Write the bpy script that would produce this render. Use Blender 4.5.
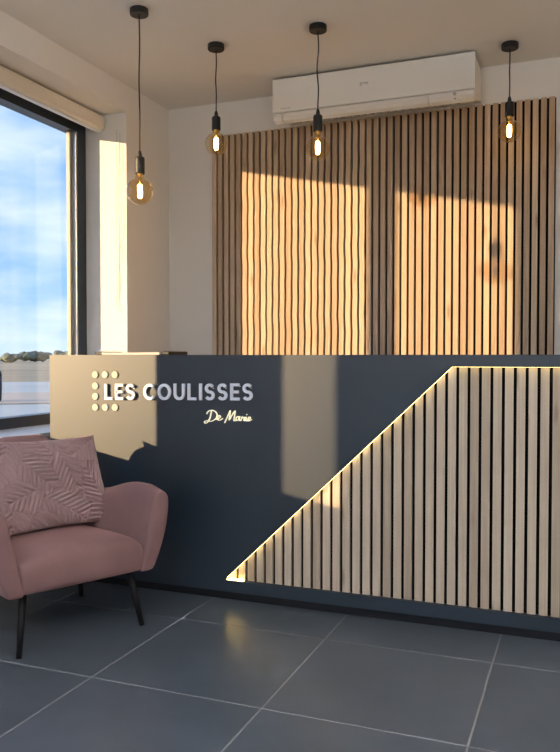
import bpy, bmesh, math, random
from mathutils import Vector, Matrix
random.seed(7)
C = bpy.context.scene.collection
for o in list(bpy.data.objects):
    bpy.data.objects.remove(o)
scn = bpy.context.scene
PI = math.pi

# ------------------------------------------------------------------ camera
F_PX = 765.0
YAW = math.atan(303 / F_PX)
PITCH = -math.atan((376 - 356.5) / F_PX)
EYE = 1.05
fw = Vector((-math.sin(YAW) * math.cos(PITCH), math.cos(YAW) * math.cos(PITCH), math.sin(PITCH)))
rt = Vector((math.cos(YAW), math.sin(YAW), 0))
up = rt.cross(fw)
cam_data = bpy.data.cameras.new('camera')
cam_data.sensor_fit = 'HORIZONTAL'
cam_data.sensor_width = 36
cam_data.lens = F_PX / 560 * 36
cam = bpy.data.objects.new('camera', cam_data)
C.objects.link(cam)
cam.matrix_world = Matrix((
    (rt.x, up.x, -fw.x, 0), (rt.y, up.y, -fw.y, 0), (rt.z, up.z, -fw.z, EYE), (0, 0, 0, 1)))
cam_data.clip_end = 2000
scn.camera = cam

# ------------------------------------------------------------------ light + exposure
scn.view_settings.view_transform = 'Standard'
scn.view_settings.look = 'None'
scn.view_settings.gamma = 1
scn.view_settings.use_curve_mapping = False
scn.view_settings.exposure = 0.5

SUN = Vector((1.14, 1.0, -0.2337))
sd = bpy.data.lights.new('sun', 'SUN')
sd.energy = 7.6
sd.color = (1.0, 0.68, 0.36)
sd.angle = math.radians(0.7)
so = bpy.data.objects.new('sun', sd)
C.objects.link(so)
so.rotation_euler = SUN.to_track_quat('-Z', 'Y').to_euler()
so.location = (-8, -6, 6)


def build_world():
    w = bpy.data.worlds.new('sky'); scn.world = w; w.use_nodes = True
    nt = w.node_tree; n = nt.nodes; l = nt.links; n.clear()
    out = n.new('ShaderNodeOutputWorld'); bg = n.new('ShaderNodeBackground')
    tc = n.new('ShaderNodeTexCoord'); sep = n.new('ShaderNodeSeparateXYZ')
    l.new(tc.outputs['Generated'], sep.inputs[0])
    grad = n.new('ShaderNodeValToRGB')
    e = grad.color_ramp.elements
    e[0].position = 0.0; e[0].color = (0.40, 0.60, 0.86, 1)
    e[1].position = 0.55; e[1].color = (0.10, 0.26, 0.62, 1)
    m = e.new(0.10); m.color = (0.27, 0.50, 0.86, 1)
    m = e.new(0.25); m.color = (0.25, 0.46, 0.82, 1)
    l.new(sep.outputs['Z'], grad.inputs[0])
    mp = n.new('ShaderNodeMapping'); mp.inputs['Scale'].default_value = (2.2, 2.2, 7.5)
    mp.inputs['Location'].default_value = (-1.4, 1.7, 0.9)
    l.new(tc.outputs['Generated'], mp.inputs[0])
    nz = n.new('ShaderNodeTexNoise'); nz.inputs['Scale'].default_value = 1.5
    nz.inputs['Detail'].default_value = 7; nz.inputs['Roughness'].default_value = 0.52
    l.new(mp.outputs[0], nz.inputs['Vector'])
    cr = n.new('ShaderNodeValToRGB')
    cr.color_ramp.elements[0].position = 0.42; cr.color_ramp.elements[0].color = (0, 0, 0, 1)
    cr.color_ramp.elements[1].position = 0.76; cr.color_ramp.elements[1].color = (1, 1, 1, 1)
    l.new(nz.outputs['Fac'], cr.inputs[0])
    mx = n.new('ShaderNodeMix'); mx.data_type = 'RGBA'
    l.new(cr.outputs[0], mx.inputs[0])
    l.new(grad.outputs[0], mx.inputs[6]); mx.inputs[7].default_value = (0.88, 0.93, 1.0, 1)
    l.new(mx.outputs[2], bg.inputs['Color'])
    bg.inputs['Strength'].default_value = 1.0
    l.new(bg.outputs[0], out.inputs[0])


build_world()

# ------------------------------------------------------------------ materials
MATS = {}


def nodes_of(name):
    m = bpy.data.materials.new(name); m.use_nodes = True
    nt = m.node_tree
    return m, nt, nt.nodes['Principled BSDF']


def mat(name, col, rough=0.5, metal=0.0, spec=0.5, noise=0.0, nscale=8.0, bump=0.0, bscale=60.0, emit=None, estr=0.0, sheen=0.0, stretch=(1, 1, 1), coat=0.0):
    m, nt, p = nodes_of(name)
    p.inputs['Base Color'].default_value = (*col, 1)
    p.inputs['Roughness'].default_value = rough
    p.inputs['Metallic'].default_value = metal
    p.inputs['Specular IOR Level'].default_value = spec
    p.inputs['Coat Weight'].default_value = coat
    if sheen:
        p.inputs['Sheen Weight'].default_value = sheen
        p.inputs['Sheen Roughness'].default_value = 0.4
        p.inputs['Sheen Tint'].default_value = (*[min(1, c * 1.6) for c in col], 1)
    if emit:
        p.inputs['Emission Color'].default_value = (*emit, 1)
        p.inputs['Emission Strength'].default_value = estr
    if noise or bump:
        tc = nt.nodes.new('ShaderNodeTexCoord')
        mp = nt.nodes.new('ShaderNodeMapping'); mp.inputs['Scale'].default_value = stretch
        nt.links.new(tc.outputs['Object'], mp.inputs[0])
    if noise:
        nz = nt.nodes.new('ShaderNodeTexNoise'); nz.inputs['Scale'].default_value = nscale
        nz.inputs['Detail'].default_value = 6
        nt.links.new(mp.outputs[0], nz.inputs['Vector'])
        cr = nt.nodes.new('ShaderNodeValToRGB')
        cr.color_ramp.elements[0].position = 0.3; cr.color_ramp.elements[1].position = 0.7
        cr.color_ramp.elements[0].color = (*[c * (1 - noise) for c in col], 1)
        cr.color_ramp.elements[1].color = (*[min(1, c * (1 + noise)) for c in col], 1)
        nt.links.new(nz.outputs['Fac'], cr.inputs[0])
        nt.links.new(cr.outputs[0], p.inputs['Base Color'])
    if bump:
        nb = nt.nodes.new('ShaderNodeTexNoise'); nb.inputs['Scale'].default_value = bscale
        nb.inputs['Detail'].default_value = 4
        nt.links.new(mp.outputs[0], nb.inputs['Vector'])
        b = nt.nodes.new('ShaderNodeBump'); b.inputs['Strength'].default_value = bump
        b.inputs['Distance'].default_value = 0.004
        nt.links.new(nb.outputs['Fac'], b.inputs['Height'])
        nt.links.new(b.outputs[0], p.inputs['Normal'])
    MATS[name] = m
    return m


def wood(name, a, b, knot):
    """slat oak/spruce: per-slat tone, long grain, sparse knots"""
    m, nt, p = nodes_of(name)
    n, l = nt.nodes, nt.links
    tc = n.new('ShaderNodeTexCoord'); oi = n.new('ShaderNodeObjectInfo')
    add = n.new('ShaderNodeVectorMath'); add.operation = 'MULTIPLY_ADD'
    comb = n.new('ShaderNodeCombineXYZ')
    for i in range(3):
        l.new(oi.outputs['Random'], comb.inputs[i])
    l.new(comb.outputs[0], add.inputs[0]); add.inputs[1].default_value = (31, 17, 43)
    l.new(tc.outputs['Object'], add.inputs[2])
    mp = n.new('ShaderNodeMapping'); mp.inputs['Scale'].default_value = (90, 90, 2.2)
    l.new(add.outputs[0], mp.inputs[0])
    gr = n.new('ShaderNodeTexNoise'); gr.inputs['Scale'].default_value = 1.0
    gr.inputs['Detail'].default_value = 5; gr.inputs['Distortion'].default_value = 0.6
    l.new(mp.outputs[0], gr.inputs['Vector'])
    mx = n.new('ShaderNodeMix'); mx.data_type = 'RGBA'
    mx.inputs[6].default_value = (*a, 1); mx.inputs[7].default_value = (*b, 1)
    # tone = random per slat blended with grain
    ma = n.new('ShaderNodeMath'); ma.operation = 'MULTIPLY_ADD'
    l.new(oi.outputs['Random'], ma.inputs[0]); ma.inputs[1].default_value = 0.7
    mb = n.new('ShaderNodeMath'); mb.operation = 'MULTIPLY_ADD'
    l.new(gr.outputs['Fac'], mb.inputs[0]); mb.inputs[1].default_value = 1.2; mb.inputs[2].default_value = -0.5
    l.new(mb.outputs[0], ma.inputs[2])
    l.new(ma.outputs[0], mx.inputs[0])
    mk = n.new('ShaderNodeMapping'); mk.inputs['Scale'].default_value = (14, 14, 3.0)
    l.new(add.outputs[0], mk.inputs[0])
    vo = n.new('ShaderNodeTexVoronoi'); vo.inputs['Scale'].default_value = 1.0
    l.new(mk.outputs[0], vo.inputs['Vector'])
    kr = n.new('ShaderNodeValToRGB')
    kr.color_ramp.elements[0].position = 0.05; kr.color_ramp.elements[0].color = (1, 1, 1, 1)
    kr.color_ramp.elements[1].position = 0.17; kr.color_ramp.elements[1].color = (0, 0, 0, 1)
    l.new(vo.outputs['Distance'], kr.inputs[0])
    mk2 = n.new('ShaderNodeMath'); mk2.operation = 'MULTIPLY'; mk2.inputs[1].default_value = 0.55
    l.new(kr.outputs[0], mk2.inputs[0])
    m2 = n.new('ShaderNodeMix'); m2.data_type = 'RGBA'
    l.new(mk2.outputs[0], m2.inputs[0]); l.new(mx.outputs[2], m2.inputs[6])
    m2.inputs[7].default_value = (*knot, 1)
    l.new(m2.outputs[2], p.inputs['Base Color'])
    p.inputs['Roughness'].default_value = 0.55
    p.inputs['Specular IOR Level'].default_value = 0.35
    bp = n.new('ShaderNodeBump'); bp.inputs['Strength'].default_value = 0.15; bp.inputs['Distance'].default_value = 0.002
    l.new(gr.outputs['Fac'], bp.inputs['Height']); l.new(bp.outputs[0], p.inputs['Normal'])
    MATS[name] = m
    return m


def glass(name, tint, refl=1.0, rough=0.02):
    """thin pane: light passes straight, fresnel reflections stay"""
    m, nt, p = nodes_of(name)
    n, l = nt.nodes, nt.links
    n.remove(p)
    out = n['Material Output']
    tr = n.new('ShaderNodeBsdfTransparent'); tr.inputs[0].default_value = (*tint, 1)
    gl = n.new('ShaderNodeBsdfGlossy'); gl.inputs['Roughness'].default_value = rough
    lw = n.new('ShaderNodeLayerWeight'); lw.inputs['Blend'].default_value = 0.5
    pw = n.new('ShaderNodeMath'); pw.operation = 'POWER'; pw.inputs[1].default_value = 5.0
    l.new(lw.outputs['Facing'], pw.inputs[0])
    mu = n.new('ShaderNodeMath'); mu.operation = 'MULTIPLY_ADD'; mu.inputs[1].default_value = 0.9 * refl; mu.inputs[2].default_value = 0.04 * refl
    mu.use_clamp = True
    l.new(pw.outputs[0], mu.inputs[0])
    mx = n.new('ShaderNodeMixShader')
    l.new(mu.outputs[0], mx.inputs[0]); l.new(tr.outputs[0], mx.inputs[1]); l.new(gl.outputs[0], mx.inputs[2])
    l.new(mx.outputs[0], out.inputs[0])
    MATS[name] = m
    return m


def tile_mat():
    m, nt, p = nodes_of('slate_tile')
    n, l = nt.nodes, nt.links
    tc = n.new('ShaderNodeTexCoord'); oi = n.new('ShaderNodeObjectInfo')
    comb = n.new('ShaderNodeCombineXYZ')
    for i in range(3):
        l.new(oi.outputs['Random'], comb.inputs[i])
    add = n.new('ShaderNodeVectorMath'); add.operation = 'MULTIPLY_ADD'
    l.new(comb.outputs[0], add.inputs[0]); add.inputs[1].default_value = (19, 27, 11)
    l.new(tc.outputs['Object'], add.inputs[2])
    nz = n.new('ShaderNodeTexNoise'); nz.inputs['Scale'].default_value = 3.0; nz.inputs['Detail'].default_value = 8
    nz.inputs['Roughness'].default_value = 0.62
    l.new(add.outputs[0], nz.inputs['Vector'])
    cr = n.new('ShaderNodeValToRGB')
    cr.color_ramp.elements[0].position = 0.15; cr.color_ramp.elements[0].color = (0.050, 0.064, 0.083, 1)
    cr.color_ramp.elements[1].position = 0.85; cr.color_ramp.elements[1].color = (0.098, 0.118, 0.148, 1)
    l.new(nz.outputs['Fac'], cr.inputs[0]); l.new(cr.outputs[0], p.inputs['Base Color'])
    rr = n.new('ShaderNodeMapRange'); rr.inputs[3].default_value = 0.305; rr.inputs[4].default_value = 0.35
    l.new(nz.outputs['Fac'], rr.inputs[0]); l.new(rr.outputs[0], p.inputs['Roughness'])
    p.inputs['Specular IOR Level'].default_value = 0.5
    MATS['slate_tile'] = m


WALL = mat('wall_paint', (0.80, 0.77, 0.73), 0.9, spec=0.2, bump=0.08, bscale=220)
mat('accent_paint', (0.50, 0.48, 0.45), 0.9, spec=0.2)
mat('ceiling_paint', (0.82, 0.80, 0.77), 0.95, spec=0.1, bump=0.05, bscale=200)
mat('grout', (0.28, 0.275, 0.27), 0.9, noise=0.1, nscale=30)
tile_mat()
mat('anthracite_frame', (0.020, 0.029, 0.042), 0.35, spec=0.5)
mat('aluminium', (0.62, 0.60, 0.57), 0.28, metal=0.9)
mat('gasket_grey', (0.34, 0.32, 0.29), 0.5)
mat('sill_white', (0.75, 0.77, 0.80), 0.35)
mat('blind_cream', (0.74, 0.68, 0.58), 0.6, noise=0.03, nscale=60)
mat('chain_grey', (0.30, 0.28, 0.25), 0.5)
mat('navy_laminate', (0.005, 0.014, 0.027), 0.47, spec=0.76, noise=0.05, nscale=3)
MATS['navy_laminate'].node_tree.nodes['Principled BSDF'].inputs['IOR'].default_value = 1.55
mat('black_felt', (0.008, 0.008, 0.008), 0.95, spec=0.1)
mat('black_matt', (0.010, 0.010, 0.011), 0.45, spec=0.4)
wood('wall_slat_wood', (0.36, 0.245, 0.155), (0.60, 0.45, 0.31), (0.16, 0.085, 0.04))
wood('desk_slat_wood', (0.36, 0.285, 0.21), (0.57, 0.475, 0.365), (0.17, 0.10, 0.055))
mat('led_diffuser', (1, 0.9, 0.6), 0.4, emit=(1.0, 0.76, 0.30), estr=4.6)
mat('led_corner', (1, 0.9, 0.6), 0.4, emit=(1.0, 0.72, 0.22), estr=20.0)
mat('letter_white', (0.88, 0.92, 1.0), 0.4)
mat('dot_cream', (0.46, 0.43, 0.36), 0.5)
mat('script_glow', (0.95, 0.90, 0.70), 0.4, emit=(1.0, 0.92, 0.62), estr=0.35)
mat('ac_white', (0.78, 0.75, 0.70), 0.35, spec=0.45)
mat('ac_dark', (0.05, 0.05, 0.05), 0.6)  # near-black colour of the top grille
mat('ac_grey', (0.42, 0.40, 0.37), 0.5)
mat('cable_black', (0.014, 0.012, 0.012), 0.7)
glass('amber_glass', (0.92, 0.81, 0.60), 2.0, 0.04)
glass('window_glass', (0.97, 0.985, 0.99), 0.9, 0.0)
mat('filament', (1, 0.8, 0.4), 0.4, emit=(1.0, 0.68, 0.26), estr=26.0)
mat('brass', (0.55, 0.38, 0.14), 0.3, metal=1.0)
mat('pink_velvet', (0.225, 0.130, 0.127), 0.85, spec=0.15, sheen=1.0, noise=0.10, nscale=5, bump=0.12, bscale=260)
mat('pink_piping', (0.20, 0.11, 0.105), 0.85, spec=0.15, sheen=0.4)
mat('cushion_fabric', (0.32, 0.215, 0.217), 0.8, spec=0.2, sheen=0.8, noise=0.08, nscale=7)
mat('black_wood', (0.007, 0.007, 0.008), 0.6, spec=0.3)
mat('grey_tray', (0.50, 0.48, 0.45), 0.4)
mat('fill_panel', (1, 1, 1), 0.5, emit=(0.80, 0.90, 1.0), estr=1.5)  # downward glow of the added fill panels
mat('fill_uplight', (1, 1, 1), 0.5, emit=(0.90, 0.94, 1.0), estr=34.0)  # upward glow of the added panels, brightens the ceiling
mat('fill_panel_frame', (0.7, 0.7, 0.7), 0.5)
mat('field', (0.36, 0.33, 0.24), 0.95, noise=0.25, nscale=0.08)
mat('paving', (0.48, 0.45, 0.40), 0.9, noise=0.12, nscale=0.3)
mat('asphalt', (0.45, 0.52, 0.54), 0.9, noise=0.1, nscale=0.4)
mat('kerb_stone', (0.60, 0.62, 0.64), 0.8)
mat('hazed_tree_green', (0.14, 0.17, 0.14), 0.95, noise=0.4, nscale=0.6)  # distance haze is mixed into this green
mat('bark', (0.08, 0.06, 0.045), 0.9)


# ------------------------------------------------------------------ helpers
def link(o, parent=None):
    C.objects.link(o)
    if parent:
        o.parent = parent
    return o


def obj(name, bm, m, parent=None, smooth=False, recalc=True):
    if recalc:
        bmesh.ops.recalc_face_normals(bm, faces=bm.faces)
    me = bpy.data.meshes.new(name)
    bm.to_mesh(me); bm.free()
    if smooth:
        for f in me.polygons:
            f.use_smooth = True
    o = bpy.data.objects.new(name, me)
    me.materials.append(MATS[m])
    return link(o, parent)


def tag(o, label, cat=None, group=None):
    o['label'] = label
    if cat:
        o['category'] = cat
    if group:
        o['group'] = group
    return o


def thing(name, label, cat, loc=(0, 0, 0), rz=0, group=None):
    o = bpy.data.objects.new(name, None); o.empty_display_size = 0.1
    C.objects.link(o); o.location = loc; o.rotation_euler = (0, 0, rz)
    return tag(o, label, cat, group)


def struct(o, label=None):
    o['kind'] = 'structure'
    if label:
        o['label'] = label
    return o


def box(bm, x0, x1, y0, y1, z0, z1):
    v = [bm.verts.new(p) for p in ((x0, y0, z0), (x1, y0, z0), (x1, y1, z0), (x0, y1, z0),
                                   (x0, y0, z1), (x1, y0, z1), (x1, y1, z1), (x0, y1, z1))]
    for f in ((0, 3, 2, 1), (4, 5, 6, 7), (0, 1, 5, 4), (1, 2, 6, 5), (2, 3, 7, 6), (3, 0, 4, 7)):
        bm.faces.new([v[i] for i in f])


def boxes(name, lst, m, parent=None, bevel=0.0, seg=2):
    bm = bmesh.new()
    for b in lst:
        box(bm, *b)
    if bevel:
        bmesh.ops.bevel(bm, geom=list(bm.edges), offset=bevel, segments=seg, affect='EDGES', profile=0.6)
    return obj(name, bm, m, parent)


def prism_xz(bm, pts, y0, y1):
    """polygon in x,z extruded along y"""
    a = [bm.verts.new((x, y0, z)) for x, z in pts]
    b = [bm.verts.new((x, y1, z)) for x, z in pts]
    n = len(pts)
    bm.faces.new(a); bm.faces.new(b[::-1])
    for i in range(n):
        bm.faces.new((a[i], b[i], b[(i + 1) % n], a[(i + 1) % n]))


def lathe(bm, prof, seg=32, c=(0, 0, 0)):
    rings = []
    for r, z in prof:
        if r < 1e-6:
            rings.append([bm.verts.new((c[0], c[1], c[2] + z))])
        else:
            rings.append([bm.verts.new((c[0] + r * math.cos(2 * PI * i / seg), c[1] + r * math.sin(2 * PI * i / seg), c[2] + z)) for i in range(seg)])
    for a, b in zip(rings, rings[1:]):
        for i in range(seg):
            j = (i + 1) % seg
            if len(a) == 1 and len(b) > 1:
                bm.faces.new((a[0], b[i], b[j]))
            elif len(b) == 1 and len(a) > 1:
                bm.faces.new((a[i], b[0], a[j]))
            elif len(a) > 1:
                bm.faces.new((a[i], b[i], b[j], a[j]))


def tube(bm, pts, r, seg=8, r1=None):
    pts = [Vector(p) for p in pts]
    rings = []
    n = len(pts)
    for i, p in enumerate(pts):
        d = (pts[min(i + 1, n - 1)] - pts[max(i - 1, 0)]).normalized()
        a = d.orthogonal().normalized() if abs(d.z) < 0.95 else d.cross(Vector((0, 1, 0))).normalized()
        if rings:
            a = (prev - prev.dot(d) * d).normalized()
        prev = a
        b = d.cross(a)
        rr = r if r1 is None else r + (r1 - r) * i / (n - 1)
        rings.append([bm.verts.new(p + rr * (math.cos(2 * PI * k / seg) * a + math.sin(2 * PI * k / seg) * b)) for k in range(seg)])
    for q, w in zip(rings, rings[1:]):
        for k in range(seg):
            bm.faces.new((q[k], q[(k + 1) % seg], w[(k + 1) % seg], w[k]))
    bm.faces.new(rings[0][::-1]); bm.faces.new(rings[-1])


# ------------------------------------------------------------------ room shell
XL, YB, ZC = -2.415, 4.213, 2.585
XR, YR = 2.6, -1.9
WT = 0.36                         # outside wall thickness
XO = XL - WT
SILL, HEAD = 0.665, 2.432
OPEN1 = (1.98, 3.735)
OPEN2 = (1.254, 1.86)
OPEN3 = (-1.5, 0.30)
SILL2 = 0.72

# floor: grout bed + single tiles
TX, TY, TS = -1.487, 2.078, 0.604
g = 0.0023
floor = struct(boxes('floor', [(XO, XR + 0.2, YR - 0.2, YB + 0.2, -0.12, -0.001)], 'grout'), 'pale grout bed under the slate floor tiles')
bm = bmesh.new(); h = TS / 2 - g
box(bm, -h, h, -h, h, -0.011, 0.0)
bmesh.ops.bevel(bm, geom=[e for e in bm.edges if all(v.co.z > -0.001 for v in e.verts)], offset=0.0012, segments=1, affect='EDGES')
tile0 = obj('tile', bm, 'slate_tile', floor)
first = True
for i in range(-2, 8):
    for j in range(-10, 5):
        cx, cy = TX + (i + 0.5) * TS, TY + (j + 0.5) * TS
        x0, x1 = max(cx - h, XL + 0.003), min(cx + h, XR - 0.003)
        y0, y1 = max(cy - h, YR + 0.003), min(cy + h, YB - 0.003)
        if x1 - x0 < 0.02 or y1 - y0 < 0.02:
            continue
        full = (x1 - x0 > 2 * h - 1e-4) and (y1 - y0 > 2 * h - 1e-4)
        if full:
            if first:
                t = tile0; first = False
            else:
                t = link(tile0.copy(), floor)
        else:
            bm = bmesh.new()
            box(bm, x0 - cx, x1 - cx, y0 - cy, y1 - cy, -0.011, 0.0)
            t = obj('tile', bm, 'slate_tile', floor)
        t.location = (cx, cy, 0)

struct(boxes('ceiling', [(XO, XR + 0.2, YR - 0.2, YB + 0.2, ZC, ZC + 0.2)], 'ceiling_paint'))
struct(boxes('wall_back', [(XO, XR + 0.2, YB, YB + 0.2, 0, ZC)], 'wall_paint'))
struct(boxes('wall_right', [(XR, XR + 0.2, YR, YB, 0, ZC)], 'accent_paint'))
# unseen glazed front added at the rear to let in fill light
struct(boxes('wall_rear', [(XO, XL + 0.25, YR - 0.2, YR, 0, ZC), (XR - 0.25, XR + 0.2, YR - 0.2, YR, 0, ZC), (XL + 0.25, XR - 0.25, YR - 0.2, YR, 2.45, ZC)], 'wall_paint'))
w4 = bpy.data.objects.new('fill_window_4', None); C.objects.link(w4); struct(w4, 'unseen anthracite framed glazed front added for fill light')
ZG = [0.0, 2.45]
gx = [XL + 0.25 + (XR - XL - 0.5) * i / 4 for i in range(5)]
boxes('window_frame', [(gx[0], gx[-1], YR - 0.12, YR - 0.06, 0.0, 0.08), (gx[0], gx[-1], YR - 0.12, YR - 0.06, 2.37, 2.45)], 'anthracite_frame', w4)
for xg in gx:
    a_ = min(max(xg - 0.035, gx[0]), gx[-1] - 0.07)
    boxes('mullion', [(a_, a_ + 0.07, YR - 0.12, YR - 0.06, 0.08, 2.37)], 'anthracite_frame', w4)
for xa, xb in zip(gx, gx[1:]):
    boxes('pane', [(xa + 0.036, xb - 0.036, YR - 0.093, YR - 0.087, 0.081, 2.369)], 'window_glass', w4)
wl = []
edges = [YR]
for (a, b), s in ((OPEN3, SILL), (OPEN2, SILL2), (OPEN1, SILL)):
    wl.append((XO, XL, edges[-1], a, 0, ZC))
    wl.append((XO, XL, a, b, 0, s))
    wl.append((XO, XL, a, b, HEAD, ZC))
    edges.append(b)
wl.append((XO, XL, edges[-1], YB, 0, ZC))
struct(boxes('wall_left', wl, 'wall_paint'))


# ------------------------------------------------------------------ windows
XF0, XF1 = -2.765, -2.690         # frame depth range


def window(name, y0, y1, z0, z1, mullions, label, post=0.08, rail_b=0.055, rail_t=0.09):
    root = bpy.data.objects.new(name, None); C.objects.link(root)
    root.location = (XL, (y0 + y1) / 2, z0)
    struct(root, label)
    bpy.context.view_layer.update()

    def P(n, lst, m, par=root, bev=0.0):
        o = boxes(n, lst, m, None, bev)
        o.parent = par
        o.matrix_parent_inverse = par.matrix_world.inverted()
        return o
    P('window_frame', [(XF0, XF1, y0, y0 + post, z0, z1), (XF0, XF1, y1 - post, y1, z0, z1),
                       (XF0, XF1, y0 + post, y1 - post, z0, z0 + rail_b), (XF0, XF1, y0 + post, y1 - post, z1 - rail_t, z1)], 'anthracite_frame')
    ys = [y0 + post]
    for a, b in mullions:
        P('mullion', [(XF0, XF1, a, b, z0 + rail_b, z1 - rail_t)], 'anthracite_frame')
        ys += [a, b]
    ys.append(y1 - post)
    for a, b in zip(ys[::2], ys[1::2]):
        P('pane', [(XF0 + 0.032, XF0 + 0.038, a, b, z0 + rail_b, z1 - rail_t)], 'window_glass')
    return root, P


# main window beside the desk
w1, P1 = window('window_1', OPEN1[0], OPEN1[1], SILL, HEAD, [(2.672, 2.751)], 'tall anthracite framed window beside the reception desk', post=0.075, rail_b=0.075, rail_t=0.105)
yfar = OPEN1[1] - 0.075
P1('sash_trim', [(XF1 - 0.045, XF1 - 0.004, yfar - 0.014, yfar, SILL + 0.075, HEAD - 0.105)], 'aluminium')
P1('sash_trim', [(XF1 - 0.052, XF1 - 0.030, yfar - 0.036, yfar - 0.014, SILL + 0.075, HEAD - 0.105)], 'gasket_grey')
P1('window_sill', [(XF1, XL + 0.02, OPEN1[0], OPEN1[1], SILL, SILL + 0.02)], 'sill_white', bev=0.002)
w2, P2 = window('window_2', OPEN2[0], OPEN2[1], SILL2, HEAD, [(1.59, 1.66)], 'narrow anthracite framed slot window', post=0.073)
P2('window_sill', [(XF1, XL + 0.02, OPEN2[0], OPEN2[1], SILL2, SILL2 + 0.02)], 'sill_white', bev=0.002)
w3, P3 = window('fill_window_3', OPEN3[0], OPEN3[1], SILL, HEAD, [(-0.64, -0.56)], 'wide unseen anthracite framed window in two lights, added for sky fill')  # unseen side window added to bring in sky fill
P3('window_sill', [(XF1, XL + 0.02, OPEN3[0], OPEN3[1], SILL, SILL + 0.02)], 'sill_white', bev=0.002)

# roller blind
ZB0, ZB1 = EYE + 1.288, EYE + 1.368
rb = thing('roller_blind', 'cream roller blind wound up under the window head', 'blind', (-2.62, 2.8, ZB0))


def child(n, bm_or, m, par, smooth=False):
    o = obj(n, bm_or, m, None, smooth)
    bpy.context.view_layer.update()
    o.parent = par; o.matrix_parent_inverse = par.matrix_world.inverted()
    return o


bm = bmesh.new()
prof = [(-2.606, ZB0 + 0.004), (-2.565, ZB0 + 0.004), (-2.556, ZB0 + 0.012), (-2.552, ZB1 - 0.010), (-2.558, ZB1), (-2.606, ZB1)]
a = [bm.verts.new((x, OPEN1[0] + 0.03, z)) for x, z in prof]
b = [bm.verts.new((x, OPEN1[1] - 0.008, z)) for x, z in prof]
bm.faces.new(a); bm.faces.new(b[::-1])
for i in range(len(prof)):
    bm.faces.new((a[i], b[i], b[(i + 1) % 6], a[(i + 1) % 6]))
child('cassette', bm, 'blind_cream', rb)
bm = bmesh.new(); box(bm, -2.600, -2.572, OPEN1[0] + 0.03, OPEN1[1] - 0.012, ZB0 - 0.006, ZB0 + 0.0035)
child('bottom_bar', bm, 'sill_white', rb)
bm = bmesh.new(); box(bm, -2.604, -2.577, OPEN1[0] + 0.035, OPEN1[1] - 0.012, ZB1 + 0.0005, HEAD - 0.0005)
child('mounting_rail', bm, 'ac_grey', rb)
bm = bmesh.new()
yc = OPEN1[1] - 0.010
ch = [(-2.470, yc, ZB0 + 0.0)]
for k in range(1, 30):
    t = k / 29
    ch.append((-2.470 - 0.004 * math.sin(t * 5) - 0.012 * t * t, yc, ZB0 - t * 0.98))
for k in range(1, 8):
    t = k / 7
    ch.append((-2.487 + 0.045 * t, yc, ZB0 - 0.98 - 0.06 * math.sin(t * PI / 2) * (1 - 0.2 * t)))
tube(bm, ch, 0.0012, 6)
ch2 = [(-2.452, yc, ZB0 - 0.02 + 0.0)]
for k in range(1, 30):
    t = k / 29
    ch2.append((-2.452 + 0.010 * math.sin(t * 3.1) - 0.025 * max(0, t - 0.55) * 2.2, yc, ZB0 - t * 0.97))
tube(bm, ch2, 0.0012, 6)
child('pull_chain', bm, 'chain_grey', rb)

# ------------------------------------------------------------------ slatted wall panel
PIT = 0.0401
SX0, SX1 = -2.106, -0.139
SLAT_TOP = EYE + 1.330
n_sl = 49
panel = thing('slat_wall_panel', 'tall wood slat panel with black gaps on the wall behind the reception desk', 'wall panel', ((SX0 + SX1) / 2, YB, 0.0))
bm = bmesh.new(); box(bm, SX0, SX1 - 0.001, YB - 0.009, YB - 0.0005, 0.0, SLAT_TOP)
child('felt_backing', bm, 'black_felt', panel)


def slat_mesh(wavy):
    bm = bmesh.new()
    w = 0.0278
    y0, y1 = -0.021, -0.0005
    N = 48 if wavy else 1
    rows = []
    for i in range(N + 1):
        z = SLAT_TOP * i / N
        dx = (0.0014 * math.sin(z * 33.0) + 0.0009 * math.sin(z * 17.0 + 1.0)) if wavy else 0.0
        rows.append([bm.verts.new((dx + sx * w / 2, y, z)) for sx, y in ((-1, y0), (1, y0), (1, y1), (-1, y1))])
    bm.faces.new(rows[0][::-1]); bm.faces.new(rows[-1])
    for a, b in zip(rows, rows[1:]):
        for k in range(4):
            bm.faces.new((a[k], a[(k + 1) % 4], b[(k + 1) % 4], b[k]))
    return bm


protos = {}
bpy.context.view_layer.update()
for i in range(n_sl):
    cx = SX0 + PIT * (i + 0.5) * (SX1 - SX0) / (PIT * n_sl)
    wavy = -1.93 < cx < -1.13
    if wavy not in protos:
        s = obj('slat', slat_mesh(wavy), 'wall_slat_wood'); protos[wavy] = s
    else:
        s = link(protos[wavy].copy())
    s.parent = panel
    s.location = (cx - panel.location.x, -0.0085, 0)

# ------------------------------------------------------------------ reception desk
YD = 2.94
DL, DR = -2.327, 0.90
DT = 1.057
YS = 2.957                         # slat front face
desk = thing('reception_desk', 'long navy reception desk with lit diagonal slat front', 'desk', ((DL + DR) / 2, YD + 0.3, 0))
LEDZ0, LEDX0, LEDX1, LEDZ1 = 0.094, -1.420, -0.462, 1.011
bm = bmesh.new()
prism_xz(bm, [(DL, 0.043), (DR, 0.043), (DR, LEDZ0), (LEDX0, LEDZ0), (LEDX1, LEDZ1), (DR, LEDZ1), (DR, DT - 0.024), (DL, DT - 0.024)], YD, YS + 0.012)
child('front_panel', bm, 'navy_laminate', desk)
bm = bmesh.new(); box(bm, DL, DR, YD, YD + 0.62, DT - 0.024, DT)
child('countertop', bm, 'navy_laminate', desk)
bm = bmesh.new(); box(bm, DL, DL + 0.022, YS + 0.0125, YD + 0.60, 0.0, DT - 0.024)
child('side_panel', bm, 'navy_laminate', desk)
bm = bmesh.new(); box(bm, DR - 0.022, DR, YS + 0.0125, YD + 0.60, 0.0, DT - 0.024)
child('side_panel', bm, 'navy_laminate', desk)
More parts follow.
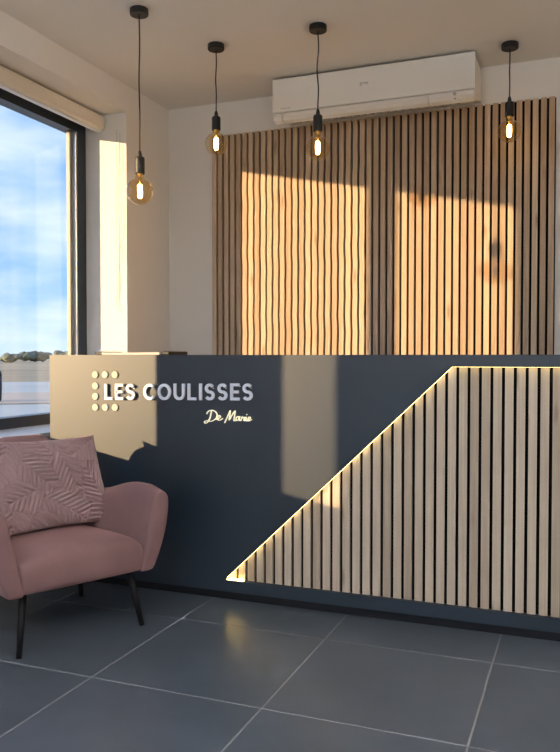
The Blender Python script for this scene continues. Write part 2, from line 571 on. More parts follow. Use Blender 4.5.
bm = bmesh.new(); box(bm, DL + 0.0225, DR - 0.0225, YS + 0.0125, YS + 0.020, 0.0435, DT - 0.024)
child('back_board', bm, 'black_felt', desk)
bm = bmesh.new(); box(bm, DL + 0.0225, DR - 0.0225, 2.975, 2.99, 0.0, 0.043)
child('toe_kick', bm, 'black_matt', desk)
bm = bmesh.new(); box(bm, DL + 0.0225, DR - 0.0225, YD + 0.36, YD + 0.60, 0.70, 0.724)
child('work_shelf', bm, 'navy_laminate', desk)
# slats behind the cut-out
DP, DW = 0.0420, 0.0300
full = None
x = LEDX0 + 0.010
k = 0
slope = (LEDZ1 - LEDZ0) / (LEDX1 - LEDX0)
gapx = -1.3674
x = gapx + 0.006 - 2 * DP
while x + DW < DR:
    x0, x1 = max(x, LEDX0 + 0.006), x + DW
    if x1 - x0 > 0.005:
        z0 = LEDZ0 + 0.0008
        zt = LEDZ1 - 0.002
        za = min(zt, LEDZ0 + slope * (x0 - LEDX0) - 0.0025)
        zb = min(zt, LEDZ0 + slope * (x1 - LEDX0) - 0.0025)
        za = max(za, z0 + 0.001); zb = max(zb, z0 + 0.002)
        cx = (x0 + x1) / 2
        if za >= zt - 1e-6:
            if full is None:
                bm = bmesh.new(); prism_xz(bm, [(-DW / 2, z0), (DW / 2, z0), (DW / 2, zt), (-DW / 2, zt)], YS, YS + 0.012)
                full = obj('slat', bm, 'desk_slat_wood'); s = full
            else:
                s = link(full.copy())
        else:
            bm = bmesh.new()
            pts = [(x0 - cx, z0), (x1 - cx, z0), (x1 - cx, zb), (x0 - cx, za)]
            if zb >= zt - 1e-6 and za < zt:
                xm = LEDX0 + (zt + 0.0025 - LEDZ0) / slope
                pts = [(x0 - cx, z0), (x1 - cx, z0), (x1 - cx, zt), (min(xm, x1 - 0.001) - cx, zt), (x0 - cx, za)]
            prism_xz(bm, pts, YS, YS + 0.012)
            s = obj('slat', bm, 'desk_slat_wood')
        s.parent = desk
        s.location = (cx - desk.location.x, -desk.location.y, 0)
    x += DP
# led strip fixed on the cut edge of the front panel
bm = bmesh.new()
L = Vector((LEDX1 - LEDX0, 0, LEDZ1 - LEDZ0)); Ld = L.normalized(); nrm = Vector((Ld.z, 0, -Ld.x))
p0 = Vector((LEDX0, 0, LEDZ0)) + Ld * 0.012; p1 = Vector((LEDX1, 0, LEDZ1))
q = [p0 + nrm * 0.0001, p1 + nrm * 0.0001, p1 + nrm * 0.0006, p0 + nrm * 0.0006]
prism_xz(bm, [(v.x, v.z) for v in q], YD + 0.005, YS - 0.002)
led = child('led_strip', bm, 'led_diffuser', desk); led['label'] = 'warm white light strip along the diagonal'
bm = bmesh.new(); box(bm, LEDX0 + 0.010, LEDX0 + 0.085, YD + 0.003, YS - 0.002, LEDZ0 + 0.0002, LEDZ0 + 0.003)
led = child('led_strip', bm, 'led_corner', desk); led['label'] = 'short warm light strip on the bottom rail corner'
bm = bmesh.new(); box(bm, LEDX1 + 0.004, DR - 0.01, YD + 0.005, YS - 0.002, LEDZ1 - 0.0009, LEDZ1 - 0.0003)
led = child('led_strip', bm, 'led_diffuser', desk); led['label'] = 'warm white light strip under the top band'


# ------------------------------------------------------------------ signage on the desk
def ribbon(bm, pts, w, y0, y1, closed=False):
    """flat stroke of width w along x,z points, extruded from y0 to y1"""
    n = len(pts)
    P_ = [Vector((p[0], p[1])) for p in pts]
    L_, R_ = [], []
    for i in range(n):
        if closed:
            d0 = (P_[i] - P_[i - 1]).normalized(); d1 = (P_[(i + 1) % n] - P_[i]).normalized()
        else:
            d0 = (P_[i] - P_[max(i - 1, 0)]); d1 = (P_[min(i + 1, n - 1)] - P_[i])
            d0 = d0.normalized() if d0.length > 0 else d1.normalized()
            d1 = d1.normalized() if d1.length > 0 else d0
        t = (d0 + d1).normalized()
        nn = Vector((-t.y, t.x))
        c = max(0.5, nn.dot(Vector((-d1.y, d1.x))))
        L_.append(P_[i] + nn * w / 2 / c); R_.append(P_[i] - nn * w / 2 / c)
    def V(p, y): return bm.verts.new((p.x, y, p.y))
    rings = [(V(l, y0), V(r, y0), V(r, y1), V(l, y1)) for l, r in zip(L_, R_)]
    m = n if closed else n - 1
    for i in range(m):
        a, b = rings[i], rings[(i + 1) % n]
        for k in range(4):
            bm.faces.new((a[k], a[(k + 1) % 4], b[(k + 1) % 4], b[k]))
    if not closed:
        bm.faces.new(rings[0]); bm.faces.new(rings[-1][::-1])


def arc(cx, cz, rx, rz, a0, a1, n=14):
    return [(cx + rx * math.cos(math.radians(a0 + (a1 - a0) * i / n)), cz + rz * math.sin(math.radians(a0 + (a1 - a0) * i / n))) for i in range(n + 1)]


CAP = 0.072
SW = 0.0122


def glyph(ch):
    """strokes in metres, origin at lower left of the cap box; returns (strokes, width)"""
    H, s = CAP, SW / 2
    if ch == 'L':
        return [[(s, H), (s, s), (0.042, s)]], 0.042
    if ch == 'E':
        return [[(0.042, H - s), (s, H - s), (s, s), (0.042, s)], [(s, H / 2), (0.038, H / 2)]], 0.042
    if ch == 'I':
        return [[(s, 0), (s, H)]], SW
    if ch == 'O':
        return [('closed', arc(0.033, H / 2, 0.033 - s, H / 2 - s, 0, 348, 29))], 0.066
    if ch == 'C':
        return [arc(0.033, H / 2, 0.033 - s, H / 2 - s, 42, 318, 22)], 0.058
    if ch == 'U':
        return [[(s, H)] + arc(0.027, 0.027, 0.027 - s, 0.027 - s, 180, 360, 14) + [(0.054 - s, H)]], 0.054
    if ch == 'S':
        w = 0.046
        r = (H / 2 + SW / 2) / 2 - s
        up_ = arc(w / 2, H - s - r, w / 2 - s - 0.001, r, 28, 270, 14)
        lo_ = arc(w / 2, s + r, w / 2 - s, r, 90, -152, 14)
        return [up_ + lo_[1:]], w
    return [], 0


sign = thing('lettering_sign', 'raised white capital lettering across the navy desk front', 'sign', (-1.66, YD, EYE - 0.198))
bpy.context.view_layer.update()
xcur = -2.016
zb0 = EYE - 0.196
for ch in 'LES COULISSES':
    if ch == ' ':
        xcur += 0.030
        continue
    st, w = glyph(ch)
    bm = bmesh.new()
    for s in st:
        if s[0] == 'closed':
            ribbon(bm, s[1], SW, -0.013, -0.004, True)
        else:
            ribbon(bm, s, SW, -0.013, -0.004)
    # stand-off pins to the desk front
    px_, pz_ = (st[0][1][0] if st[0][0] == 'closed' else st[0][0])
    pz_ = max(pz_, 0.02)
    box(bm, px_ - 0.002, px_ + 0.002, -0.0045, -0.0002, pz_ - 0.008, pz_ - 0.004)
    o = obj('letter', bm, 'letter_white', sign)
    o.location = (xcur - sign.location.x, 0, zb0 - sign.location.z + 0.012 * (xcur + 2.034) / 0.746)
    xcur += w + 0.0145

dots = thing('dot_emblem', 'open square of eight pale raised dots beside the capital lettering', 'emblem', (-2.019, YD, EYE - 0.232))
for dx, dz in [(-2.072, -.083), (-2.019, -.082), (-1.966, -.082), (-2.072, -.134), (-2.072, -.182), (-2.072, -.232), (-2.019, -.231), (-1.966, -.230)]:
    bm = bmesh.new()
    r = 0.0158
    a = [bm.verts.new((r * math.cos(t * PI / 14), -0.005, r * math.sin(t * PI / 14))) for t in range(28)]
    b = [bm.verts.new((v.co.x, -0.0003, v.co.z)) for v in a]
    bm.faces.new(a); bm.faces.new(b[::-1])
    for i in range(28):
        bm.faces.new((a[i], b[i], b[(i + 1) % 28], a[(i + 1) % 28]))
    o = obj('dot', bm, 'dot_cream', dots)
    o.location = (dx - dots.location.x, 0, dz + EYE - dots.location.z)


def smooth_path(pts, n=6):
    out = []
    m = len(pts)
    for i in range(m - 1):
        p0, p1, p2, p3 = pts[max(i - 1, 0)], pts[i], pts[i + 1], pts[min(i + 2, m - 1)]
        for k in range(n):
            t = k / n
            out.append(tuple(0.5 * ((2 * p1[d]) + (-p0[d] + p2[d]) * t + (2 * p0[d] - 5 * p1[d] + 4 * p2[d] - p3[d]) * t * t + (-p0[d] + 3 * p1[d] - 3 * p2[d] + p3[d]) * t ** 3) for d in (0, 1)))
    out.append(pts[-1])
    return out


script = thing('script_sign', 'small cream handwritten script lettering under the white capitals', 'sign', (-1.40, YD, EYE - 0.286))
# strokes drawn in a 0..100 x 0..30 box: D, e, M, a, r, i, e
SC = {
    'D': [[(15, 24), (12, 12), (7, 4), (2, 1), (0, 4), (5, 6), (14, 5), (24, 10), (27, 17), (23, 23), (14, 25), (7, 22), (5, 18)]],
    'e': [[(25, 9), (31, 11), (34, 14), (31, 16), (28, 12), (29, 8), (34, 8), (39, 11)]],
    'M': [[(43, 3), (48, 12), (53, 22), (55, 25), (54, 17), (53, 9), (59, 18), (65, 25), (64, 16), (63, 8), (66, 8)]],
    'a': [[(74, 14), (70, 15), (67, 11), (69, 8), (73, 11), (75, 15), (74, 9), (77, 8)]],
    'r': [[(77, 8), (79, 12), (80, 15), (82, 13), (85, 14), (84, 9), (86, 8)]],
    'i': [[(86, 8), (88, 14), (88, 9), (91, 8)], [(89.4, 18.5), (89.9, 19.8)]],
    'e2': [[(91, 9), (95, 11), (97, 14), (94, 15), (92, 11), (94, 8), (100, 11)]],
}
sx, sz = 0.222 / 100, 0.062 / 26
for ch, st in SC.items():
    bm = bmesh.new()
    for s in st:
        pts = [(p[0] * sx, p[1] * sz) for p in s]
        ribbon(bm, smooth_path(pts) if len(pts) > 2 else pts, 0.0032, -0.008, -0.0003)
    o = obj('script_letter', bm, 'script_glow', script)
    o.location = (-1.512 - script.location.x, 0, EYE - 0.290 - script.location.z)

# thin tray lying on the counter
tray = thing('counter_tray', 'thin grey tray with small black end blocks lying on the desk top', 'tray', (-1.99, 3.20, DT))
bm = bmesh.new(); box(bm, -0.16, 0.16, -0.10, 0.10, 0.0005, 0.0125)
bmesh.ops.bevel(bm, geom=list(bm.edges), offset=0.002, segments=1, affect='EDGES')
obj('plate', bm, 'grey_tray', tray)
for sx_ in (-0.205, 0.165):
    bm = bmesh.new(); box(bm, sx_, sx_ + 0.04, -0.09, 0.09, 0.0005, 0.017)
    bmesh.ops.bevel(bm, geom=list(bm.edges), offset=0.003, segments=1, affect='EDGES')
    obj('end_block', bm, 'black_matt', tray)


# ------------------------------------------------------------------ pendants
def pendant(x, y, z_sock_top, z_sock_bot, z_bulb_bot, dia, label, sway, on_desk=None):
    t = thing('pendant_lamp', label, 'lamp', (x, y, ZC), group='bare bulb pendant lamps')
    bm = bmesh.new()
    lathe(bm, [(0, -0.0003), (0.040, -0.0003), (0.041, -0.003), (0.041, -0.024), (0.039, -0.027), (0, -0.027)], 32)
    obj('ceiling_rose', bm, 'black_matt', t)
    zt = EYE + z_sock_top - ZC; zb = EYE + z_sock_bot - ZC; zz = EYE + z_bulb_bot - ZC
    bm = bmesh.new()
    N = 22
    top, bot = -0.0275, zt + 0.024
    tube(bm, [(sway * math.sin(PI * i / N) * math.sin(3.2 * PI * i / N), 0.3 * sway * math.sin(2 * PI * i / N), top + (bot - top) * i / N) for i in range(N + 1)], 0.0031, 8)
    obj('cable', bm, 'cable_black', t, True)
    bm = bmesh.new()
    lathe(bm, [(0, zt + 0.026), (0.006, zt + 0.026), (0.009, zt + 0.014), (0.010, zt + 0.0005), (0, zt + 0.0005)], 16)
    obj('cord_grip', bm, 'black_matt', t)
    bm = bmesh.new()
    lathe(bm, [(0, zt), (0.016, zt), (0.0205, zt - 0.004), (0.0215, zt - 0.010), (0.0215, zb + 0.003), (0.0205, zb), (0.0175, zb), (0.0175, zb + 0.01), (0, zb + 0.01)], 28)
    obj('socket', bm, 'black_matt', t)
    R = dia / 2
    zc = zz + R
    neck = 0.0165
    prof = [(0.015, zb + 0.008), (neck, zb - 0.002)]
    a1 = math.radians(62)
    zn = zc + R * math.sin(a1); rn = R * math.cos(a1)
    if zn > zb - 0.004:
        a1 = math.asin(min(0.93, max(0.2, (zb - 0.012 - zc) / R))); zn = zc + R * math.sin(a1); rn = R * math.cos(a1)
    prof += [(neck + (rn - neck) * 0.25, zb + (zn - zb) * 0.55)]
    for i in range(25):
        a = a1 + (-PI / 2 - a1) * i / 24
        prof.append((max(0, R * math.cos(a)) if i < 24 else 0, zc + R * math.sin(a)))
    bm = bmesh.new(); lathe(bm, prof, 40)
    bulb = obj('bulb', bm, 'amber_glass', t, True)
    bulb['label'] = 'amber glass globe bulb'
    bm = bmesh.new()
    lathe(bm, [(0, zb + 0.004), (0.012, zb + 0.004), (0.012, zb - 0.003), (0.006, zb - 0.012), (0.004, zc + 0.034), (0, zc + 0.034)], 14)
    obj('stem', bm, 'brass', bulb, True)
    bm = bmesh.new()
    fr = 0.0105
    lathe(bm, [(0, zc + 0.032), (fr * 0.7, zc + 0.030), (fr, zc + 0.024), (fr * 1.05, zc), (fr, zc - 0.022), (fr * 0.7, zc - 0.030), (0, zc - 0.032)], 16)
    f = obj('filament', bm, 'filament', bulb, True); f['label'] = 'glowing warm filament'
    return t


pendant(-1.839, 2.952, .886, .811, .674, .120, 'bare globe bulb pendant hanging lowest of all, close to the window', 0.0025)
pendant(-1.694, 3.422, 1.183, 1.116, .995, .110, 'bare bulb pendant with the smallest bulb, before the slat panel end by the window', 0.002)
pendant(-1.158, 3.402, 1.123, 1.048, .915, .113, 'bare globe bulb pendant with a wavy cable, in front of the air conditioner', 0.0045)
pendant(-0.348, 3.942, 1.250, 1.180, 1.054, .110, 'bare globe bulb pendant on a short straight cable, just past the air conditioner', 0.001)

# ------------------------------------------------------------------ air conditioner
AX0, AX1 = -1.604, -0.515
ZA1 = EYE + 1.523
ac = thing('air_conditioner', 'white wall mounted split air conditioner above the slat panel', 'air conditioner', ((AX0 + AX1) / 2, YB, EYE + 1.27))


def prism_yz(bm, pts, x0, x1, taper=0.0):
    a = [bm.verts.new((x0, y, z)) for y, z in pts]
    b = [bm.verts.new((x1, y, z)) for y, z in pts]
    bm.faces.new(a); bm.faces.new(b[::-1])
    n = len(pts)
    for i in range(n):
        bm.faces.new((a[i], b[i], b[(i + 1) % n], a[(i + 1) % n]))


YA = 3.94
z_pan = EYE + 1.340
bm = bmesh.new()
prism_yz(bm, [(YB - 0.001, ZA1 - 0.006), (YA + 0.018, ZA1 - 0.006), (YA + 0.018, z_pan - 0.004), (YA + 0.020, EYE + 1.318), (YA + 0.052, EYE + 1.297), (YB - 0.030, EYE + 1.350), (YB - 0.001, EYE + 1.350)], AX0 + 0.003, AX1 - 0.003)
body = child('body', bm, 'ac_white', ac)
bm = bmesh.new()
prism_yz(bm, [(YA + 0.0175, ZA1), (YA + 0.004, ZA1), (YA, ZA1 - 0.006), (YA + 0.001, z_pan + 0.004), (YA + 0.005, z_pan), (YA + 0.0175, z_pan)], AX0, AX1)
child('front_panel', bm, 'ac_white', ac)
bm = bmesh.new(); prism_yz(bm, [(YA + 0.018, ZA1 + 0.0001), (YB - 0.003, ZA1 + 0.0001), (YB - 0.003, ZA1 - 0.0055), (YA + 0.018, ZA1 - 0.0055)], AX0 + 0.004, AX1 - 0.004)
child('top_grille', bm, 'ac_dark', ac)
# air flap: a curved strip below the panel
bm = bmesh.new()
fl = [(YA + 0.006, z_pan - 0.006), (YA + 0.006, z_pan - 0.024), (YA + 0.018, z_pan - 0.040), (YA + 0.044, z_pan - 0.051)]
fl_in = [(y + 0.010, z + 0.004) for y, z in fl][::-1]
fl_in = [(YA + 0.0176, z_pan - 0.006), (YA + 0.0176, z_pan - 0.020), (YA + 0.024, z_pan - 0.0335), (YA + 0.050, z_pan - 0.045)][::-1]
prism_yz(bm, fl + fl_in, AX0 + 0.055, AX1 - 0.235)
child('air_flap', bm, 'ac_white', ac)
bm = bmesh.new()
prism_yz(bm, fl + fl_in, AX1 - 0.230, AX1 - 0.004)
child('display_end', bm, 'ac_white', ac)
bm = bmesh.new()
prism_yz(bm, fl + fl_in, AX0 + 0.004, AX0 + 0.051)
child('end_cap', bm, 'ac_white', ac)
for i in range(22):
    bm = bmesh.new()
    xx = AX0 + 0.10 + i * 0.042
    prism_yz(bm, [(YA + 0.070, EYE + 1.3025), (YA + 0.072, EYE + 1.298), (YA + 0.190, EYE + 1.331), (YA + 0.192, EYE + 1.336)], xx, xx + 0.006)
    child('vane', bm, 'ac_grey', ac)
for zz, rr in ((z_pan - 0.015, 0.009), (z_pan - 0.035, 0.005)):
    bm = bmesh.new()
    yy = YA + 0.0055 if zz > z_pan - 0.03 else YA + 0.0135
    a = [bm.verts.new((AX1 - 0.10 + rr * math.cos(t * PI / 10), yy - 0.0012, zz + rr * math.sin(t * PI / 10))) for t in range(20)]
    b = [bm.verts.new((v.co.x, yy + 0.004, v.co.z)) for v in a]
    bm.faces.new(a); bm.faces.new(b[::-1])
    for i in range(20):
        bm.faces.new((a[i], b[i], b[(i + 1) % 20], a[(i + 1) % 20]))
    child('indicator', bm, 'ac_grey', ac)


def text_mesh(name, body_, size, m, depth=0.0006):
    cu = bpy.data.curves.new(name, 'FONT'); cu.body = body_; cu.size = size; cu.extrude = depth
    cu.align_x = 'CENTER'
    tmp = bpy.data.objects.new(name, cu); C.objects.link(tmp)
    dg = bpy.context.evaluated_depsgraph_get()
    me = bpy.data.meshes.new_from_object(tmp.evaluated_get(dg))
    bpy.data.objects.remove(tmp)
    o = bpy.data.objects.new(name, me); me.materials.clear(); me.materials.append(MATS[m])
    return link(o)


lg = text_mesh('logo', 'gree', 0.026, 'ac_grey')
bpy.context.view_layer.update()
lg.parent = ac
lg.rotation_euler = (PI / 2, 0, 0)
lg.location = (-1.085 - ac.location.x, YA - 0.0008 - ac.location.y, EYE + 1.432 - ac.location.z)
bm = bmesh.new(); box(bm, AX0 + 0.045, AX0 + 0.105, YA - 0.0006, YA + 0.0015, z_pan + 0.018, z_pan + 0.0205)
child('print_line', bm, 'ac_grey', ac)

# ------------------------------------------------------------------ armchair
CH = thing('armchair', 'dusty pink velvet armchair on thin black legs beside the desk', 'armchair', (-1.925, 2.445, 0), math.radians(63.8))


def leg(u0, v0, u1, v1, zt):
    bm = bmesh.new()
    tube(bm, [(u0, -v0, 0.0), (u0 + (u1 - u0) * .5, -(v0 + (v1 - v0) * .5), zt * .5), (u1, -v1, zt)], 0.0098, 14, 0.0150)
    obj('leg', bm, 'black_wood', CH, True)


for su in (-1, 1):
    for sv in (-1, 1):
        leg(su * 0.248, sv * 0.246, su * 0.212, sv * 0.205, 0.232)


def lerp(a, b, t): return a + (b - a) * t


def sstep(a, b, x):
    t = max(0.0, min(1.0, (x - a) / (b - a)))
    return t * t * (3 - 2 * t)


def shell():
    """wrap-around shell: right arm - back - left arm as one loft"""
    bm = bmesh.new()
    NS, rows = 72, []
    # plan centreline parameter s in [-1,1]; straight arm, rounded corner, back
    R = 0.17
    vf, vb = 0.262, -0.315
    def plan(w, vb_, s):
        """U curve with half width w; returns point and outward normal in (u,v)"""
        La = (vf - (vb_ + R)); Lc = R * PI / 2; Lb = w - R
        tot = La + Lc + Lb
        d = abs(s) * tot
        sg = 1 if s >= 0 else -1
        if d <= Lb:
            p, nn = (d, vb_), (0, -1)
        elif d <= Lb + Lc:
            a = (d - Lb) / R
            p, nn = (Lb + R * math.sin(a), vb_ + R - R * math.cos(a)), (math.sin(a), -math.cos(a))
        else:
            p, nn = (w, vb_ + R + (d - Lb - Lc)), (1, 0)
        return (sg * p[0], p[1]), (sg * nn[0], nn[1])
    for i in range(NS + 1):
        s = -1 + 2 * i / NS
        a = abs(s)
        # height of the top line along the wrap
        armtop = 0.540 - 0.052 * (1 - sstep(0.45, 0.80, a)) - 0.018 * sstep(0.88, 1.0, a)
        top = lerp(0.722, armtop, sstep(0.10, 0.40, a))
        thick_t = lerp(0.105, 0.074, sstep(0.62, 1.0, a))    # thickness near the top
        thick_b = lerp(0.11, 0.055, sstep(0.45, 0.85, a))
        fl_o = lerp(0.055, 0.078, sstep(0.3, 0.8, a))      # outward lean of the outside
        zbot = 0.212
        w0 = 0.287
        ring = []
        # outside going up
        rr = thick_t * 0.46
        def P(z, off):
            (pu, pv), (nu, nv) = plan(w0, -0.275, s)
            return Vector((pu + nu * off, pv + nv * off, z))
        zo = top - rr * 1.15
        for t in (0, 0.035, 0.14, 0.30, 0.52, 0.76, 1.0):
            z = lerp(zbot, zo, t)
            # widest a bit below the top
            ring.append(P(z, fl_o * math.sin(t * PI / 2) ** 0.9))
        oc = fl_o - thick_t / 2
        for t in (30, 60, 90, 120, 150):
            an = math.radians(t)
            ring.append(P(zo + rr * 1.15 * math.sin(an), oc + thick_t / 2 * math.cos(an)))
        for t in (0, 0.25, 0.5, 0.75, 0.96, 1.0):
            z = lerp(zo, zbot, t)
            off_in_top = fl_o - thick_t
            off_in_bot = -thick_b
            ring.append(P(z, lerp(off_in_top, off_in_bot, t)))
        rows.append([bm.verts.new((p.x, -p.y, p.z)) for p in ring])
    n = len(rows[0])
    for a, b in zip(rows, rows[1:]):
        for k in range(n - 1):
            bm.faces.new((a[k], a[k + 1], b[k + 1], b[k]))
        bm.faces.new((a[n - 1], a[0], b[0], b[n - 1]))
    # arm front panels: inset cap, slightly bulging forward
    for row, sgn in ((rows[0], 1), (rows[-1], -1)):
        c = Vector((0, 0, 0))
        for v in row:
            c += v.co
        c /= n
        inner = []
        for v in row:
            d = (v.co - c)
            p = c + d * 0.93
            p.y -= 0.006
            inner.append(bm.verts.new(p))
        inn2 = []
        for v in row:
            p = c + (v.co - c) * 0.45; p.y -= 0.012
            inn2.append(bm.verts.new(p))
        for k in range(n):
            j = (k + 1) % n
            bm.faces.new((row[k], row[j], inner[j], inner[k]))
            bm.faces.new((inner[k], inner[j], inn2[j], inn2[k]))
        bm.faces.new(inn2)
    o = obj('shell', bm, 'pink_velvet', CH, True)
    md = o.modifiers.new('subsurf', 'SUBSURF'); md.levels = 1; md.render_levels = 2
    return o


shell()['label'] = 'curved velvet arms and back in one piece'


def seat():
    bm = bmesh.new()
    # superelliptic cushion on a deeper front rail
    NU, NV = 36, 30
    prof = []                                    # front to back profile (v, z), closed over the top
    u_half = 0.252
    path = [(0.255, 0.212), (0.268, 0.222), (0.274, 0.25), (0.277, 0.285), (0.274, 0.313), (0.262, 0.332), (0.235, 0.345), (0.19, 0.351), (0.12, 0.352), (0.04, 0.349), (-0.05, 0.344), (-0.15, 0.339), (-0.27, 0.335), (-0.27, 0.212)]
    rows = []
    for i in range(NU + 1):
        t = -1 + 2 * i / NU
        u = u_half * t
        e = abs(t) ** 5
        crown = 0.016 * (1 - t * t) - 0.022 * e
        row = []
        for v, z in path:
            k = sstep(0.26, 0.35, z)
            row.append(bm.verts.new((u, -(v - 0.010 * e), z + crown * k)))
        rows.append(row)
    n = len(path)
    for a, b in zip(rows, rows[1:]):
        for k in range(n):
            bm.faces.new((a[k], a[(k + 1) % n], b[(k + 1) % n], b[k]))
    bm.faces.new(rows[0]); bm.faces.new(rows[-1][::-1])
    o = obj('seat', bm, 'pink_velvet', CH, True)
    md = o.modifiers.new('subsurf', 'SUBSURF'); md.levels = 1; md.render_levels = 1
    return o


seat()
# ------------------------------------------------------------------ cushion
def cushion():
    W, H_, T = 0.243, 0.192, 0.062            # half sizes, half thickness
    N, M = 200, 160
    rnd = random.Random(3)
    leaves = []
    for (x, y, a) in [(-0.20, 0.10, 1.15), (-0.04, 0.16, -0.95), (0.05, 0.04, 1.9), (0.17, 0.14, 0.5), (-0.17, -0.06, 0.35), (0.02, -0.12, 2.6),
                      (0.17, -0.03, -1.1), (0.20, -0.16, 0.8), (-0.08, 0.02, 2.3), (-0.21, -0.17, 1.4), (-0.05, -0.19, 0.2), (0.10, 0.19, 2.9)]:
        leaves.append((x, y, math.cos(a), math.sin(a)))
    def relief(x, y):
        best, bd, sec = None, 9, 9
        for L_ in leaves:
            dx, dy = x - L_[0], y - L_[1]
            s = dx * L_[2] + dy * L_[3]; t = -dx * L_[3] + dy * L_[2]
            d = math.hypot(s * 0.72, t * 1.15)
            if d < bd:
                sec = bd; bd = d; best = (s, t)
            elif d < sec:
                sec = d
        s, t = best
        ph = (s + abs(t) * 0.9) / 0.0235
        st = 0.5 + 0.5 * math.cos(2 * PI * ph)
        edge = sstep(0.0, 0.008, sec - bd)
        mid = sstep(0.0015, 0.005, abs(t))
        return (st ** 0.75) * edge * mid
    bm = bmesh.new()
    def surf(a, b, side):
        # a,b in -1..1
        ca = math.copysign(abs(a), a); cb = b
        pin_u = 1 - 0.055 * (1 - cb * cb) * 1.0
        pin_v = 1 - 0.065 * (1 - ca * ca) * 1.0
        x = W * ca * (1 - 0.05 * (1 - cb * cb)); y = H_ * cb * (1 - 0.06 * (1 - ca * ca))
        th = T * (max(0, 1 - abs(ca) ** 2.6) ** 0.55) * (max(0, 1 - abs(cb) ** 2.6) ** 0.55)
        dz = 0
        if side > 0:
            w_ = min(1, (1 - abs(ca)) * 9) * min(1, (1 - abs(cb)) * 9)
            dz = 0.0115 * (relief(x, y) - 0.5) * w_
            # soft slump creases
            dz += w_ * (-0.006 * math.exp(-((y + 0.045 - 0.12 * (x + 0.05) ** 2) / 0.012) ** 2) * sstep(-0.25, -0.1, x) * (1 - sstep(0.02, 0.15, x)))
            dz += w_ * 0.004 * math.sin(9 * x + 2) * math.sin(14 * y)
        return Vector((x, y, side * th + dz))
    front = [[bm.verts.new(surf(-1 + 2 * i / N, -1 + 2 * j / M, 1)) for j in range(M + 1)] for i in range(N + 1)]
    back = [[None] * (M + 1) for _ in range(N + 1)]
    for i in range(N + 1):
        for j in range(M + 1):
            if i in (0, N) or j in (0, M):
                back[i][j] = front[i][j]
            else:
                back[i][j] = bm.verts.new(surf(-1 + 2 * i / N, -1 + 2 * j / M, -1))
    for i in range(N):
        for j in range(M):
            bm.faces.new((front[i][j], front[i + 1][j], front[i + 1][j + 1], front[i][j + 1]))
            bm.faces.new((back[i][j], back[i][j + 1], back[i + 1][j + 1], back[i + 1][j]))
    return bm


cu = obj('cushion', cushion(), 'cushion_fabric', None, True)
tag(cu, 'square pink cushion with raised leaf quilting propped on the armchair', 'cushion')
# local frame of the cushion: x along chair width, y up the back, z towards the chair front
crz = math.radians(63.8)
U_ = Vector((math.cos(crz), math.sin(crz), 0)); V_ = Vector((math.sin(crz), -math.cos(crz), 0)); Z_ = Vector((0, 0, 1))
lean = math.radians(24)
roll = math.radians(-1)
yw = math.radians(-4)
Ux = (U_ * math.cos(yw) + V_ * math.sin(yw)); Vx = Ux.cross(Z_)
yy = Z_ * math.cos(lean) - Vx * math.sin(lean)
zz = Vx * math.cos(lean) + Z_ * math.sin(lean)
xx = Ux * math.cos(roll) + yy * math.sin(roll)
yy2 = zz.cross(xx)
cpos = Vector((-1.925, 2.445, 0)) + U_ * 0.052 + V_ * (-0.118) + Z_ * 0.536
cu.matrix_world = Matrix(((xx.x, yy2.x, zz.x, cpos.x), (xx.y, yy2.y, zz.y, cpos.y), (xx.z, yy2.z, zz.z, cpos.z), (0, 0, 0, 1)))

# ------------------------------------------------------------------ suspended fill lights added unseen behind the camera
for i, (x, y) in enumerate([(-0.9, 0.4), (0.9, 0.4), (-0.9, -0.9), (0.9, -0.9)]):
    t = thing('added_fill_light', 'square light panel on four thin wires, added unseen for fill light', 'light', (x, y, ZC), group='added fill light panels')
    dz = -0.45
    for nm, za in (('lower_diffuser', dz - 0.012), ('upper_diffuser', dz + 0.008)):
        bm = bmesh.new(); box(bm, -0.28, 0.28, -0.28, 0.28, za, za + 0.004)
        obj(nm, bm, 'fill_panel' if 'lower' in nm else 'fill_uplight', t)
    bm = bmesh.new()
    for b_ in ((-0.3, 0.3, -0.3, -0.281, dz - 0.014, dz + 0.014), (-0.3, 0.3, 0.281, 0.3, dz - 0.014, dz + 0.014), (-0.3, -0.281, -0.281, 0.281, dz - 0.014, dz + 0.014), (0.281, 0.3, -0.281, 0.281, dz - 0.014, dz + 0.014)):
        box(bm, *b_)
    obj('frame', bm, 'fill_panel_frame', t)
    for sx_ in (-0.29, 0.29):
        for sy_ in (-0.29, 0.29):
            bm = bmesh.new(); tube(bm, [(sx_, sy_, dz + 0.0145), (sx_, sy_, -0.0005)], 0.0015, 6)
            obj('wire', bm, 'aluminium', t)

# ------------------------------------------------------------------ outside
vd = Vector((-0.62, 0.785, 0)).normalized()          # direction out through the window
sdv = Vector((vd.y, -vd.x, 0))


def strip(name, d0, d1, z, half, m, label):
    bm = bmesh.new()
    vs = []
    for d, s in ((d0, -half), (d0, half), (d1, half), (d1, -half)):
        p = vd * d + sdv * s
        vs.append(bm.verts.new((p.x, p.y, z)))
    f = bm.faces.new(vs)
    r = bmesh.ops.extrude_face_region(bm, geom=[f])
    for v in r['geom']:
        if isinstance(v, bmesh.types.BMVert):
            v.co.z -= 0.05
    o = obj(name, bm, m)
    return struct(o, label)


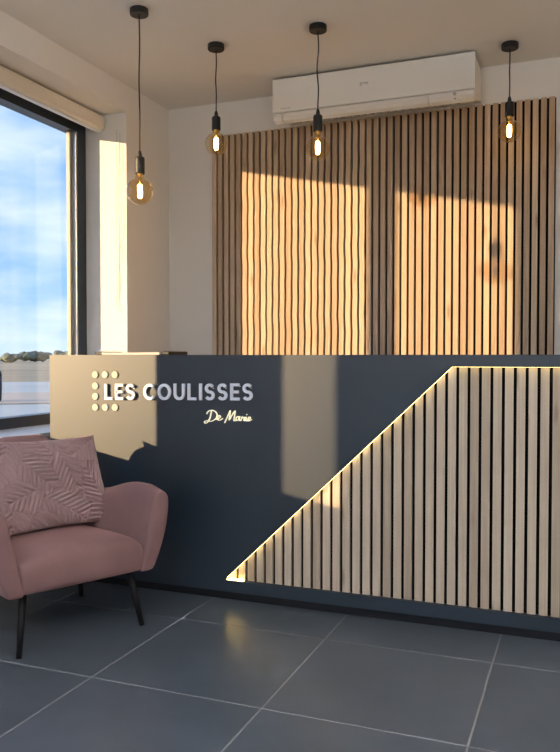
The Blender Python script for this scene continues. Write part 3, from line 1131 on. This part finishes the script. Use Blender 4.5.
bm = bmesh.new(); box(bm, -900, 900, -900, 900, -0.40, -0.15)
struct(obj('ground', bm, 'field'), 'dry open fields outside the window')
strip('road', 6, 19, -0.08, 60, 'asphalt', 'pale car park surface outside')
strip('pavement', 19.2, 25, -0.06, 90, 'paving', 'beige paved strip outside')
strip('road', 25.2, 36, -0.08, 120, 'asphalt', 'pale road outside')
for k in range(14):
    rnd = random.Random(100 + k)
    d = 160 + 22 * (k % 2) + rnd.uniform(-2, 2); s = -40 + k * 5.2 + rnd.uniform(-1.5, 1.5)
    hgt = rnd.uniform(2.2, 2.9)
    p = vd * d + sdv * s
    t = thing('distant_tree', 'low tree in haze-tinted dark green in the row along the horizon outside', 'tree', (p.x, p.y, -0.15), rnd.uniform(0, 6), 'trees along the horizon')
    bm = bmesh.new()
    for q in range(11):
        m4 = Matrix.Translation((rnd.uniform(-2.6, 2.6), rnd.uniform(-1.2, 1.2), hgt * rnd.uniform(0.28, 0.55))) @ Matrix.Diagonal((rnd.uniform(0.9, 1.7), rnd.uniform(0.9, 1.5), hgt * rnd.uniform(0.26, 0.36), 1))
        bmesh.ops.create_icosphere(bm, subdivisions=2, radius=1, matrix=m4)
    for v in bm.verts:
        v.co += Vector((rnd.uniform(-.15, .15), rnd.uniform(-.15, .15), rnd.uniform(-.15, .15)))
    obj('crown', bm, 'hazed_tree_green', t)
    bm = bmesh.new(); tube(bm, [(0, 0, 0), (0, 0, hgt * 0.5)], 0.2, 8, 0.12)
    obj('trunk', bm, 'bark', t)

# black rounded litter bin out on the pale car park
bd = (fw * F_PX + rt * (-6.5 - 280) - up * (402 - 376)); bd *= (EYE + 0.08) / -bd.z
bn = thing('litter_bin', 'black rounded litter bin on the car park outside the window', 'bin', (bd.x, bd.y, -0.08))
bm = bmesh.new(); lathe(bm, [(0, 0.0), (0.16, 0.0), (0.19, 0.06), (0.205, 0.40), (0.20, 0.66), (0, 0.66)], 28)
obj('body', bm, 'black_matt', bn, True)
bm = bmesh.new(); lathe(bm, [(0, 0.661), (0.205, 0.661), (0.19, 0.75), (0.12, 0.83), (0, 0.86)], 28)
obj('lid', bm, 'black_matt', bn, True)
